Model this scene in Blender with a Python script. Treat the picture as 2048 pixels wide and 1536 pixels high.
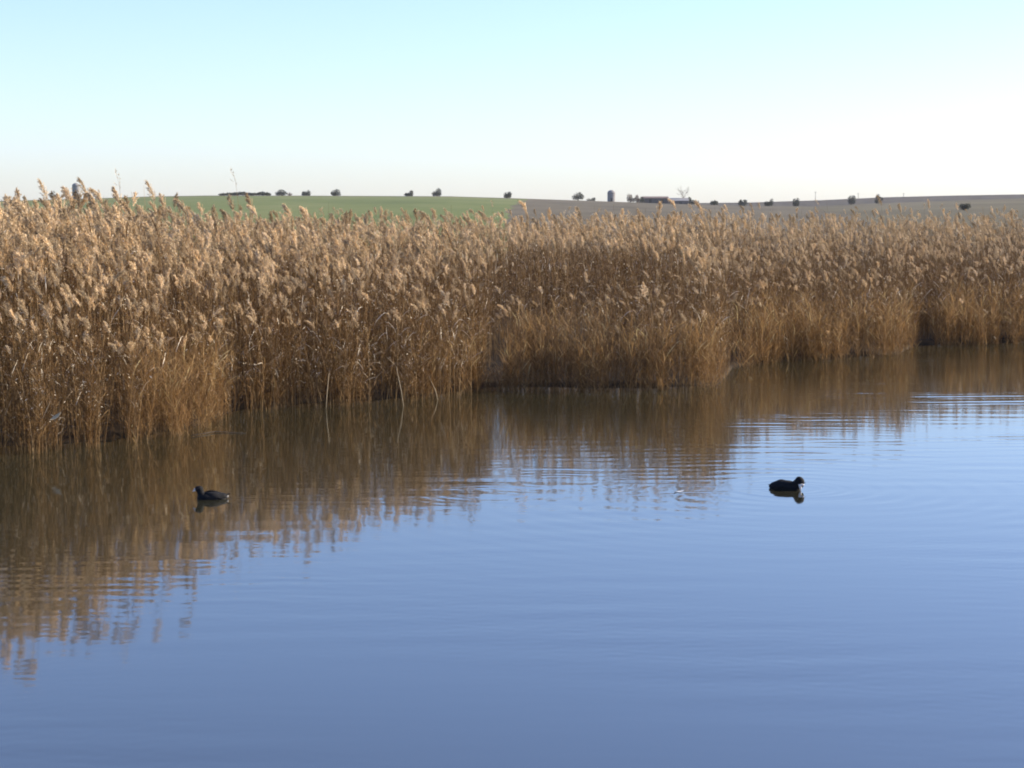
import bpy, bmesh, math, random
import numpy as np
from mathutils import Vector, Matrix, Euler

for o in list(bpy.data.objects):
    bpy.data.objects.remove(o)
SC = bpy.context.scene
COL = SC.collection
R = math.radians

# ------------------------------------------------------------------ camera
F, CX, CY = 4000.0, 1024.0, 768.0          # focal length in photo pixels (2048 wide)
CAM_H, HORIZON = 2.7, 430.0
PITCH = math.atan((CY - HORIZON) / F)
cam_d = bpy.data.cameras.new('camera')
cam = bpy.data.objects.new('camera', cam_d)
COL.objects.link(cam)
cam.location = (0, 0, CAM_H)
cam.rotation_euler = (R(90) - PITCH, 0, 0)
cam_d.sensor_width = 36
cam_d.lens = F / 2048 * 36
cam_d.clip_start, cam_d.clip_end = 0.1, 9000
SC.camera = cam

# ------------------------------------------------------------------ sky and sun
SUN_AZ, SUN_EL = R(76), R(27)              # azimuth clockwise from the view direction (+Y)
world = bpy.data.worlds.new('World')
SC.world = world
world.use_nodes = True
wn, wl = world.node_tree.nodes, world.node_tree.links
sky = wn.new('ShaderNodeTexSky')
sky.sky_type = 'NISHITA'
sky.sun_disc = False
sky.sun_elevation = SUN_EL
sky.sun_rotation = SUN_AZ
sky.altitude = 300
sky.air_density = 1.0
sky.dust_density = 0.75
sky.ozone_density = 2.0
bg = wn['Background']
bg.inputs['Strength'].default_value = 0.108
wb = wn.new('ShaderNodeMix'); wb.data_type = 'RGBA'; wb.blend_type = 'MULTIPLY'   # cool daylight white balance of the sky
wb.inputs['Factor'].default_value = 1
wb.inputs[7].default_value = (.89, .94, 1.21, 1)
wl.new(sky.outputs['Color'], wb.inputs[6]); wl.new(wb.outputs[2], bg.inputs['Color'])
sun_d = bpy.data.lights.new('sun', 'SUN')
sun_d.energy = 5.0
sun_d.angle = R(0.5)
sun_d.color = (1.0, 0.87, 0.68)
sun = bpy.data.objects.new('sun', sun_d)
COL.objects.link(sun)
S = Vector((math.sin(SUN_AZ) * math.cos(SUN_EL), math.cos(SUN_AZ) * math.cos(SUN_EL), math.sin(SUN_EL)))
sun.rotation_euler = S.to_track_quat('Z', 'Y').to_euler()
sun.location = S * 50
SC.view_settings.view_transform = 'Standard'
SC.view_settings.look = 'None'
SC.view_settings.gamma = 1
SC.view_settings.use_curve_mapping = False
SC.view_settings.exposure = 1.0
SC.render.engine = 'CYCLES'
SC.cycles.filter_width = 1.9
SC.cycles.max_bounces = 6
SC.cycles.diffuse_bounces = 3
SC.cycles.glossy_bounces = 3
SC.cycles.transmission_bounces = 2

# ------------------------------------------------------------------ projection helpers
cp, sp = math.cos(PITCH), math.sin(PITCH)
def ray(px, py):
    a, b = (px - CX) / F, -(py - CY) / F
    return Vector((a, cp + b * sp, -sp + b * cp))
def at_z(px, py, z=0.0):
    d = ray(px, py); k = (z - CAM_H) / d.z
    return Vector((d.x * k, d.y * k, z))
def at_Y(px, py, Y):
    d = ray(px, py); k = Y / d.y
    return Vector((d.x * k, Y, CAM_H + d.z * k))
def slope_of(px, py):                       # X/Y and (z-CAM_H)/Y of a pixel's ray
    d = ray(px, py)
    return d.x / d.y, d.z / d.y

# ------------------------------------------------------------------ scene helpers
def tag(o, label=None, cat=None, group=None, kind=None):
    if label: o['label'] = label
    if cat: o['category'] = cat
    if group: o['group'] = group
    if kind: o['kind'] = kind
    return o
def empty(name, loc, rz=0):
    o = bpy.data.objects.new(name, None)
    COL.objects.link(o)
    o.location = loc; o.rotation_euler = (0, 0, rz)
    o.empty_display_size = 0.1
    return o
def np_mesh(name, V, faces, mats, midx=None, rnd=None, smooth=False):
    """V (n,3); faces list of index tuples or an (m,4) array"""
    me = bpy.data.meshes.new(name)
    V = np.asarray(V, dtype=np.float32).reshape(-1, 3)
    if isinstance(faces, np.ndarray):
        m, k = faces.shape
        me.vertices.add(len(V)); me.vertices.foreach_set('co', V.ravel())
        me.loops.add(m * k); me.loops.foreach_set('vertex_index', faces.astype(np.int32).ravel())
        me.polygons.add(m)
        me.polygons.foreach_set('loop_start', np.arange(0, m * k, k, dtype=np.int32))
        me.update(calc_edges=True)
    else:
        me.from_pydata([tuple(map(float, v)) for v in V], [], faces)
    for mt in mats: me.materials.append(mt)
    if midx is not None: me.polygons.foreach_set('material_index', np.asarray(midx, dtype=np.int32))
    if rnd is not None:
        at = me.attributes.new('rnd', 'FLOAT', 'POINT')
        at.data.foreach_set('value', np.asarray(rnd, dtype=np.float32))
    if smooth: me.polygons.foreach_set('use_smooth', np.ones(len(me.polygons), dtype=bool))
    me.update()
    return me
def link(name, me, parent=None, loc=(0, 0, 0)):
    o = bpy.data.objects.new(name, me)
    COL.objects.link(o)
    o.location = loc
    if parent: o.parent = parent
    return o
def copy_thing(o):
    c = o.copy(); COL.objects.link(c)
    for ch in o.children:
        d = ch.copy(); COL.objects.link(d); d.parent = c
    return c

class MB:                                   # collects faces with a material slot and a per-piece random value
    def __init__(s): s.v, s.f, s.m, s.r = [], [], [], []
    def add(s, vs, fs, slot=0, rnd=0.5):
        n = len(s.v); s.v += [tuple(v) for v in vs]; s.r += [rnd] * len(vs)
        s.f += [tuple(i + n for i in f) for f in fs]; s.m += [slot] * len(fs)
    def strip(s, pts, sides, slot=0, rnd=0.5):
        vs = []
        for p, w in zip(pts, sides): vs += [p - w, p + w]
        s.add(vs, [(2*i, 2*i+1, 2*i+3, 2*i+2) for i in range(len(pts) - 1)], slot, rnd)
    def tube(s, pts, rad, n=5, slot=0, rnd=0.5, cap=True):
        vs, fs = [], []
        for i, p in enumerate(pts):
            t = (pts[min(i+1, len(pts)-1)] - pts[max(i-1, 0)]).normalized()
            a = t.orthogonal().normalized() if abs(t.z) < .9 else Vector((1, 0, 0)).cross(t).normalized()
            b = t.cross(a)
            for k in range(n):
                g = 2 * math.pi * k / n
                vs.append(p + (a * math.cos(g) + b * math.sin(g)) * rad[i])
        for i in range(len(pts) - 1):
            for k in range(n):
                fs.append((i*n+k, i*n+(k+1) % n, (i+1)*n+(k+1) % n, (i+1)*n+k))
        if cap:
            fs.append(tuple(range(n))[::-1]); fs.append(tuple((len(pts)-1)*n+k for k in range(n)))
        s.add(vs, fs, slot, rnd)
    def box(s, lo, hi, slot=0, rnd=0.5):
        (x0, y0, z0), (x1, y1, z1) = lo, hi
        s.add([(x0,y0,z0),(x1,y0,z0),(x1,y1,z0),(x0,y1,z0),(x0,y0,z1),(x1,y0,z1),(x1,y1,z1),(x0,y1,z1)],
              [(0,3,2,1),(4,5,6,7),(0,1,5,4),(1,2,6,5),(2,3,7,6),(3,0,4,7)], slot, rnd)
    def mesh(s, name, mats, smooth=False):
        return np_mesh(name, s.v, s.f, mats, s.m, s.r, smooth)

# ------------------------------------------------------------------ materials
def new_mat(name):
    m = bpy.data.materials.new(name); m.use_nodes = True
    nt = m.node_tree
    return m, nt.nodes, nt.links, nt.nodes['Principled BSDF'], nt.nodes['Material Output']
def ramp(nodes, stops):
    r = nodes.new('ShaderNodeValToRGB')
    e = r.color_ramp.elements
    while len(e) < len(stops): e.new(0.5)
    for el, (p, c) in zip(e, stops): el.position = p; el.color = (*c, 1)
    return r
def plain(name, c, rough=0.8, noise=6.0, amp=0.25):
    m, n, l, b, out = new_mat(name)
    tc = n.new('ShaderNodeTexCoord'); nz = n.new('ShaderNodeTexNoise')
    nz.inputs['Scale'].default_value = noise; nz.inputs['Detail'].default_value = 5
    l.new(tc.outputs['Object'], nz.inputs['Vector'])
    lo = tuple(max(0, x * (1 - amp)) for x in c); hi = tuple(min(1, x * (1 + amp)) for x in c)
    r = ramp(n, [(.3, lo), (.7, hi)])
    l.new(nz.outputs['Fac'], r.inputs['Fac']); l.new(r.outputs['Color'], b.inputs['Base Color'])
    b.inputs['Roughness'].default_value = rough
    return m
def plant(name, stops, trans=0.3, rough=0.55, gloss=0.25, vary=0.25):
    """dry plant matter: colour from the per-piece random value, varied per plant, partly translucent"""
    m, n, l, b, out = new_mat(name)
    at = n.new('ShaderNodeAttribute'); at.attribute_name = 'rnd'
    oi = n.new('ShaderNodeObjectInfo')
    r = ramp(n, stops)
    ad = n.new('ShaderNodeMath'); ad.operation = 'MULTIPLY_ADD'
    l.new(oi.outputs['Random'], ad.inputs[0]); ad.inputs[1].default_value = 0.3
    sb = n.new('ShaderNodeMath'); sb.operation = 'MULTIPLY'; sb.inputs[1].default_value = 0.7
    l.new(at.outputs['Fac'], sb.inputs[0]); l.new(sb.outputs[0], ad.inputs[2])
    l.new(ad.outputs[0], r.inputs['Fac'])
    hs = n.new('ShaderNodeHueSaturation')
    mr = n.new('ShaderNodeMapRange')
    mr.inputs['To Min'].default_value = 1 - vary; mr.inputs['To Max'].default_value = 1 + vary
    wn_ = n.new('ShaderNodeTexWhiteNoise'); wn_.noise_dimensions = '1D'
    l.new(oi.outputs['Random'], wn_.inputs['W']); l.new(wn_.outputs['Value'], mr.inputs['Value'])
    l.new(mr.outputs[0], hs.inputs['Value']); l.new(r.outputs['Color'], hs.inputs['Color'])
    l.new(hs.outputs['Color'], b.inputs['Base Color'])
    b.inputs['Roughness'].default_value = rough
    b.inputs['Specular IOR Level'].default_value = gloss
    tr = n.new('ShaderNodeBsdfTranslucent'); l.new(hs.outputs['Color'], tr.inputs['Color'])
    mx = n.new('ShaderNodeMixShader'); mx.inputs[0].default_value = trans
    l.new(b.outputs[0], mx.inputs[1]); l.new(tr.outputs[0], mx.inputs[2])
    l.new(mx.outputs[0], out.inputs['Surface'])
    return m

M_STEM = plant('reed_stem', [(0, (.12,.07,.027)), (.5, (.21,.125,.05)), (1, (.44,.31,.16))], 0.15, .6, .15)
M_LEAF = plant('reed_leaf', [(0, (.06,.031,.012)), (.5, (.125,.066,.024)), (.8, (.23,.138,.055)), (.93, (.90,.80,.62))], 0.2, .6, .1)  # near-white end of the ramp paints sun glints on the leaf scraps
M_FRINGE = plant('reed_fringe_leaf', [(0, (.12,.066,.026)), (.6, (.26,.150,.060)), (.88, (.40,.265,.115)), (1, (.66,.57,.30))], 0.38, .6, .15)
M_PLUME = plant('reed_plume', [(0, (.25,.18,.10)), (.5, (.58,.43,.255)), (1, (.92,.77,.53))], 0.22, .8, .1, .3)

def soil(name, c1, c2, c3, scale=0.05):
    m, n, l, b, out = new_mat(name)
    tc = n.new('ShaderNodeTexCoord')
    mp = n.new('ShaderNodeMapping'); mp.inputs['Scale'].default_value = (1, .25, 1)
    l.new(tc.outputs['Object'], mp.inputs['Vector'])
    a = n.new('ShaderNodeTexNoise'); a.inputs['Scale'].default_value = scale; a.inputs['Detail'].default_value = 8
    a.inputs['Roughness'].default_value = .65
    l.new(mp.outputs[0], a.inputs['Vector'])
    r = ramp(n, [(.32, c1), (.5, c2), (.68, c3)])
    l.new(a.outputs['Fac'], r.inputs['Fac']); l.new(r.outputs['Color'], b.inputs['Base Color'])
    b.inputs['Roughness'].default_value = .95; b.inputs['Specular IOR Level'].default_value = .1
    return m
M_SOIL = soil('ploughed_soil', (.075,.066,.045), (.105,.09,.06), (.135,.115,.08))
M_DARKSOIL = soil('dark_hill_soil', (.04,.035,.028), (.06,.051,.038), (.085,.072,.05))
M_GREEN = soil('winter_cereal', (.085,.11,.035), (.115,.14,.045), (.155,.165,.065), .03)
M_OLIVE = soil('stubble', (.08,.070,.042), (.105,.092,.055), (.135,.118,.072), .03)
M_MUD = soil('mud', (.02,.015,.01), (.035,.025,.016), (.05,.036,.022), 2.0)

# ------------------------------------------------------------------ shoreline
EDGE_PX = [(-300,930),(0,912),(110,906),(225,899),(240,893),(300,885),(390,868),(440,846),(480,831),(600,819),(750,811),(850,801),
           (955,786),(1008,782),(1200,785),(1320,785),(1440,777),(1465,744),(1500,735),(1560,724),
           (1680,722),(1800,711),(1830,696),(2048,687),(2400,672),(2900,662)]
_e = [at_z(x, y) for x, y in EDGE_PX]
EDGE_T = np.array([p.x / p.y for p in _e]); EDGE_Y = np.array([p.y for p in _e])
def front(t): return np.interp(t, EDGE_T, EDGE_Y)
def t_of(px): return (px - CX) / F / cp
def px_of(t): return t * F * cp + CX

# ------------------------------------------------------------------ terrain
SKY_PX = np.array([(-3500,415),(-600,412),(0,402),(150,398),(300,393),(420,391),(560,391),(900,392.5),(1015,396),(1160,401),(1300,406),(1400,409),(1500,412),
                   (1620,413),(1700,409),(1800,405),(1900,401),(2048,396),(2600,386),(5500,380)])
FAR_PX = np.array([(-3500,418),(-600,418),(0,408),(300,398),(900,397),(1160,404),(1300,407),(1420,406),(1500,405),(1640,400.5),(1760,395),(1900,391.5),(2048,389),(2600,383),(5500,378)])
NEAR_Y, FAR_Y = 1000.0, 1800.0
def ridge(tab, Y, t):
    px = px_of(t)
    py = np.interp(px, tab[:, 0], tab[:, 1])
    b = -(py - CY) / F
    return CAM_H + Y * (-sp + b * cp) / (cp + b * sp)
def smooth(x): x = np.clip(x, 0, 1); return x * x * (3 - 2 * x)
def ground_z(t, Y):
    d = Y - front(t)
    z = -0.45 + 0.50 * smooth((d + 0.15) / 1.4)
    z = z + 0.25 * smooth((d - 25) / 60)
    h1 = ridge(SKY_PX, NEAR_Y, t); h2 = ridge(FAR_PX, FAR_Y, t)
    k = np.clip((Y - 110) / (NEAR_Y - 110), 0, 1)
    up = 0.30 + (h1 - 0.30) * k ** 1.1
    z = np.where(Y > 110, up, z)
    dip = h1 - 3.0 * smooth((Y - NEAR_Y) / 250) + (h2 - h1 + 3.0) * smooth((Y - NEAR_Y - 200) / (FAR_Y - NEAR_Y - 200))
    z = np.where(Y > NEAR_Y, dip, z)
    z = np.where(Y > FAR_Y, h2 - (Y - FAR_Y) * 0.01, z)
    return z
def build_terrain():
    px = np.concatenate([np.linspace(-2500, -260, 50), np.linspace(-240, 2300, 640), np.linspace(2330, 4500, 50)])
    T = t_of(px)
    Ys = np.concatenate([np.linspace(16, 66, 130), np.geomspace(67, 960, 60), np.linspace(966, 1030, 17), np.linspace(1050, 1780, 20),
                         np.linspace(1786, 1830, 8), np.geomspace(1850, 2600, 6)])
    TT, YY = np.meshgrid(T, Ys)
    ZZ = ground_z(TT, YY)
    V = np.stack([TT * YY, YY, ZZ], -1)
    nr, nc = TT.shape
    i, j = np.meshgrid(np.arange(nr - 1), np.arange(nc - 1), indexing='ij')
    q = np.stack([i*nc+j, i*nc+j+1, (i+1)*nc+j+1, (i+1)*nc+j], -1)
    tm = (TT[:-1,:-1] + TT[1:,1:]) / 2; ym = (YY[:-1,:-1] + YY[1:,1:]) / 2
    pxm = px_of(tm)
    bound = 1015 + 45 * np.clip((ym - 400) / 560, 0, 1) + 5*np.sin(ym/23) + 3*np.sin(ym/9)
    reg = np.zeros(q.shape[:2], int)                      # 0 mud shore
    reg[ym > 75] = 1                                      # 1 brown ploughed field
    reg[(ym > 110) & (ym < 945) & (pxm < bound)] = 2      # 2 green field
    edge3 = 1520 + 0.30 * np.clip(1000 - ym, 0, 800)
    reg[(ym > 110) & (ym <= 1000) & (pxm > edge3)] = 3    # 3 olive stubble
    reg[(ym > NEAR_Y)] = 4                                # 4 far hill
    for k, (nm, mt) in enumerate([('shore_mud', M_MUD), ('ploughed_field', M_SOIL), ('green_field', M_GREEN), ('stubble_field', M_OLIVE), ('far_hill', M_DARKSOIL)]):
        f = q[reg == k]
        u, inv = np.unique(f.ravel(), return_inverse=True)
        me = np_mesh(nm, V.reshape(-1, 3)[u], inv.reshape(-1, 4), [mt], smooth=True)
        tag(link(nm, me), kind='structure')
build_terrain()

# ------------------------------------------------------------------ water
def water_material():
    m, n, l, b, out = new_mat('pond_water')
    b.inputs['Base Color'].default_value = (.023, .022, .012, 1)
    b.inputs['Roughness'].default_value = .05
    b.inputs['IOR'].default_value = 2.2
    return m
COOT_L = at_z(424, 998); COOT_R = at_z(1576, 978)
def build_water():
    X = np.concatenate([np.array([-400, -150, -60, -25, -14]), np.arange(-9, 12.6, .03), np.array([14, 18, 26, 60, 150, 400])])
    Y = np.concatenate([np.array([-300, -100, -30, -8, 0, 4, 7]), np.arange(8.2, 46, .024), np.array([46.5, 48, 54, 64, 90])])
    XX, YY = np.meshgrid(X.astype(np.float64), Y.astype(np.float64))
    rng = np.random.default_rng(5)
    H = np.zeros_like(XX)
    fine = (XX > -9) & (XX < 12.5) & (YY > 8.2) & (YY < 46)
    x, y = XX[fine], YY[fine]
    h = np.zeros_like(x)
    def lowf(scale, seed):
        r = np.random.default_rng(seed); o = np.zeros_like(x)
        for _ in range(7):
            a = r.uniform(0, 2*math.pi); k = 2*math.pi / (scale * r.uniform(.7, 1.6))
            o += np.cos(k * (x*math.cos(a)*.6 + y*math.sin(a)) + r.uniform(0, 6.28))
        return o / 7 ** .5
    m1 = np.clip(.75 + .45 * lowf(3.5, 11), .08, 2)
    m2 = np.clip(.4 + .7 * lowf(5, 12), 0, 2)
    # calm near the left bank, livelier in the open water on the right
    t = x / y
    dist = front(t) - y
    openw = smooth((t - t_of(700)) / (t_of(1700) - t_of(700)))
    calm = .35 + .65 * smooth((dist - 0.5) / 5)
    far = smooth((y - 16) / 6)
    for band, (l0, l1, slope, spread, nn, mask) in enumerate([
            (.30, .8, .0026, .16, 26, m1 * calm),
            (.16, .32, .0030, .22, 22, m2 * calm),
            (.09, .16, .0032, .45, 26, m1 * calm),
            (.20, .45, .0100, .13, 22, m2 * openw * far)]):
        for _ in range(nn):
            lam = rng.uniform(l0, l1); k = 2*math.pi/lam
            a = math.pi/2 + rng.normal(0, spread) + (.10 if band == 2 else 0)
            h += mask * (slope / k) * (2/nn)**.5 * np.cos(k*(x*math.cos(a) + y*math.sin(a)) + rng.uniform(0, 6.28))
    def rings(c, lam, slope, r0, r1, decay, wob=0.0):
        nonlocal h
        dx, dy = x - c[0], y - c[1]
        r = np.sqrt(dx*dx + dy*dy + 1e-6)
        env = smooth((r - r0) / .15) * np.exp(-(r - r0).clip(0) / decay) * (r < r1)
        k = 2*math.pi/lam
        an = np.arctan2(dy, dx)
        env = env * (1 + wob * np.cos(3*an + 1.3))
        h += env * slope/k * np.cos(k*r*(1 + .02*np.sin(2*an)))
    rings((COOT_R.x + .05, COOT_R.y), .15, .020, .10, 6, .55, .5)
    rings((COOT_R.x + .1, COOT_R.y), .30, .007, .4, 9, 3.0, .8)
    c2 = at_z(1120, 962)
    rings(c2, .20, .010, .2, 3, .9, 1.2)
    rings(at_z(980, 985), .17, .009, .15, 2.5, .7, 1.2)
    rings(at_z(1260, 968), .15, .008, .1, 2, .6, 1.2)
    # V-shaped wakes: each bird leaves two thin lines of wavelets behind it
    def wake(c, dirx, L, ang, slope, lam):
        nonlocal h
        s = (x - c[0]) * (-dirx)                       # distance behind
        w = np.abs(y - c[1])
        on = smooth(s / .1) * np.exp(-s.clip(0) / L) * (s > 0)
        arm = np.exp(-((w - s*math.tan(ang)) / (.035 + .05*s.clip(0))) ** 2)
        k = 2*math.pi/lam
        h += on * arm * slope/k * np.cos(k*(w*math.cos(ang) - s*math.sin(ang)*.3))
    wake((COOT_L.x + .05, COOT_L.y), -1, 1.0, R(14), .040, .10)
    wake((COOT_R.x - .05, COOT_R.y), 1, 1.6, R(17), .034, .13)
    H[fine] = h
    V = np.stack([XX, YY, H], -1).reshape(-1, 3)
    nr, nc = XX.shape
    i, j = np.meshgrid(np.arange(nr - 1), np.arange(nc - 1), indexing='ij')
    q = np.stack([i*nc+j, i*nc+j+1, (i+1)*nc+j+1, (i+1)*nc+j], -1).reshape(-1, 4)
    me = np_mesh('water', V, q, [water_material()], smooth=True)
    tag(link('water', me), kind='structure')
build_water()

# ------------------------------------------------------------------ reeds
def rvec(rng, s): return Vector((rng.gauss(0, s), rng.gauss(0, s), rng.gauss(0, s)))
def reed_parts(seed, H, plume=True, n_leaf=7, lean=.06, rad=.0042, leaf_len=(.18, .38), leaf_w=.0052, plume_len=.31, fluff=1.0, nod=1.0, leaf_from=.3, upright=0.0, flakes=3):
    """one reed standing at the origin, nodding towards -X; returns MBs for stem, leaves and plume"""
    rng = random.Random(seed)
    st, lf, pl = MB(), MB(), MB()
    la = math.pi + rng.uniform(-.5, .5)
    ld = Vector((math.cos(la), math.sin(la), 0))
    k1 = rng.uniform(-.02, .02)
    def sp_(s): return Vector((0, 0, s*H)) + ld * (lean*H*s**2.2) + Vector((k1*math.sin(s*5)*H*.3, k1*math.cos(s*4)*H*.2 - k1*H*.2, 0))
    n = 8
    pts = [sp_(i/n) for i in range(n+1)]
    st.tube(pts, [rad*(1 - .6*i/n) for i in range(n+1)], 3, 0, rng.random(), cap=False)
    for i in range(n_leaf):
        s = leaf_from + (.84 - leaf_from) * (i + rng.random()) / n_leaf
        az = rng.choice([0, math.pi]) + rng.gauss(0, .9) if rng.random() < .6 else rng.uniform(0, 6.28)
        L = rng.uniform(*leaf_len); p = sp_(s)
        el = rng.uniform(.5, 1.25) + .35*upright; droop = rng.uniform(.1, .55) * (1 - .7*upright)
        snap = rng.randint(1, 3) if rng.random() < .3 else -1
        ps, ws = [], []
        m_ = 5; w0 = leaf_w * rng.uniform(.6, 1.3); tw = rng.uniform(-1, 1)
        for k in range(m_ + 1):
            ps.append(p.copy())
            dr = Vector((math.cos(az)*math.cos(el), math.sin(az)*math.cos(el), math.sin(el)))
            side = dr.cross(Vector((0, 0, 1)))
            side = side.normalized() if side.length > .01 else Vector((1, 0, 0))
            side = Matrix.Rotation(tw*k/m_*1.6, 3, dr) @ side
            ws.append(side * w0 * (math.sin(math.pi*min(.97, .12 + .88*k/m_))**.7))
            p = p + dr * (L/m_)
            el -= droop * (1 if k != snap else 4)
            az += rng.gauss(0, .12)
        lf.strip(ps, ws, 1, min(1, max(0, rng.gauss(.45, .28))))
    for _ in range(flakes):                  # torn leaf scraps, coloured near-white to stand in for sun glints
        c = sp_(rng.uniform(.25, 1)) + rvec(rng, .05)
        a = rvec(rng, 1).normalized(); b = a.orthogonal().normalized()
        ln, wd = rng.uniform(.012, .035), rng.uniform(.003, .007)
        lf.add([c - a*ln, c + b*wd, c + a*ln, c - b*wd], [(0, 1, 2, 3)], 1, rng.choice([1, 1, .9, .6]))
    if plume:
        top = sp_(1.0); tan = (sp_(1.0) - sp_(.96)).normalized()
        L = plume_len * rng.uniform(.85, 1.15); m_ = 10
        na = math.pi + rng.uniform(-.35, .35)
        nd = Vector((math.cos(na), math.sin(na), 0))
        ax = Vector((0, 0, 1)).cross(nd)
        rp, p, ang = [], top.copy(), 0
        for k in range(m_ + 1):
            d = Matrix.Rotation(ang, 3, ax) @ tan
            rp.append((p.copy(), d.normalized()))
            p = p + d * (L/m_); ang += nod * rng.uniform(.04, .11)
        st.tube([q for q, _ in rp], [rad*.35*(1 - .8*k/m_) for k in range(m_+1)], 3, 0, .5, cap=False)
        nb = int(44 * fluff)
        for b in range(nb):
            s = (b + rng.random()) / nb
            fi = s * m_ * .97; i0 = int(fi)
            q, d = rp[i0]; q = q.lerp(rp[min(i0+1, m_)][0], fi - i0)
            az = rng.uniform(0, 6.28)
            o = d.orthogonal().normalized(); o = Matrix.Rotation(az, 3, d) @ o
            o = (o + nd * .55).normalized()
            bl = plume_len * (.50 * (1 - s)**.65 * min(1, .55 + 2.2*s) + .07) * rng.uniform(.75, 1.2)
            dr = (d * .85 + o * rng.uniform(.18, .48)).normalized()
            pts, ws = [q], [o.cross(d).normalized()*.0012]
            p = q.copy()
            tint = min(1, max(0, rng.gauss(.5, .2)))
            seg = 3
            for k in range(seg):
                dr = (dr + Vector((0, 0, -1))*.10 + nd*.05).normalized()
                p = p + dr*(bl/seg); pts.append(p.copy())
                sd = dr.cross(rvec(rng, 1)).normalized(); ws.append(sd*.0012)
            pl.strip(pts, ws, 2, tint)
            ns = max(3, int(16 * fluff * (.35 + bl/plume_len*1.6)))
            for _ in range(ns):
                u = rng.uniform(.08, 1.0)*seg; k = min(seg-1, int(u))
                c = pts[k].lerp(pts[k+1], u-k) + rvec(rng, .0035)
                dd = ((pts[k+1]-pts[k]).normalized() + rvec(rng, .38)).normalized()
                sd = dd.cross(rvec(rng, 1)).normalized() * rng.uniform(.0026, .0058)
                ln = rng.uniform(.012, .024)
                pl.add([c - dd*ln*.4, c + sd, c + dd*ln, c - sd], [(0, 1, 2, 3)], 2, min(1, max(0, tint + rng.gauss(0, .12))))
    return st, lf, pl
def merged(name, parts, mats):
    mb = MB()
    for s, p in enumerate(parts):
        if p.v: mb.add(p.v, p.f, s); mb.r[-len(p.v):] = p.r
    return mb.mesh(name, mats)

MATS_TALL = [M_STEM, M_LEAF, M_PLUME]; MATS_LOW = [M_STEM, M_FRINGE, M_PLUME]
PROTO = []                                   # source meshes of the massed reeds (not linked into the scene)
def proto(parts, mats, h0):
    o = bpy.data.objects.new('reed_source', merged('reed_source', parts, mats)); PROTO.append((o, h0))
PL = [(.9, .25, .8), (.75, .23, 1.3), (1.0, .26, .5), (.4, .23, 1.5), (.9, .27, 1.1), (.6, .20, .3), (.8, .24, .9), (.22, .23, 1.0)]
for i, (fl, pl_, nd_) in enumerate(PL): proto(reed_parts(100+i, 2.35, True, 9, .05+.012*i, fluff=fl, nod=nd_, plume_len=pl_, flakes=4), MATS_TALL, 2.6)
for i in range(4): proto(reed_parts(200+i, 1.75, False, 14, .06, .0034, (.15, .34), .0045, leaf_from=.10, upright=.85, flakes=6), MATS_TALL, 1.75)
for i in range(5): proto(reed_parts(300+i, 1.25, False, 13, .05+.03*(i % 3), .0024, (.16, .40), .0042, leaf_from=.1, upright=1, flakes=1), MATS_LOW, 1.25)
for i in range(3): proto(reed_parts(400+i, 2.5, False, 13, .05+.02*i, .0036, (.16, .36), .0048, leaf_from=.25, upright=.75, flakes=6), MATS_TALL, 2.55)
for i, (fl, pl_, nd_) in enumerate([(.55, .18, .9), (.42, .165, 1.4), (.6, .19, .4), (.3, .17, 1.0)]): proto(reed_parts(450+i, 2.4, True, 11, .06, .0034, (.16, .36), .0048, fluff=fl, nod=nd_, plume_len=pl_, upright=.4, flakes=6), MATS_TALL, 2.58)
LANES = [(8, 46, 1.1, .15), (132, 30, 1.4, .08), (222, 42, 1.9, .03), (478, 34, 1.4, .08), (610, 16, .9, .2), (752, 28, 1.4, .1), (905, 18, 1.0, .25),
         (1466, 26, 1.6, .1), (1700, 20, 1.2, .25), (1852, 42, 1.8, .06), (2006, 26, 1.5, .15)]   # gaps between clumps

def vnoise(x, y, scale, seed):               # smooth value noise in about [-1, 1]
    r = np.random.default_rng(seed); o = np.zeros_like(x)
    for _ in range(9):
        a = r.uniform(0, 2*math.pi); k = 2*math.pi/(scale*r.uniform(.6, 1.8))
        o += np.cos(k*(x*math.cos(a) + y*math.sin(a)) + r.uniform(0, 6.28))
    return np.clip(o / 9**.5 / 1.2, -1.4, 1.4)
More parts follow.
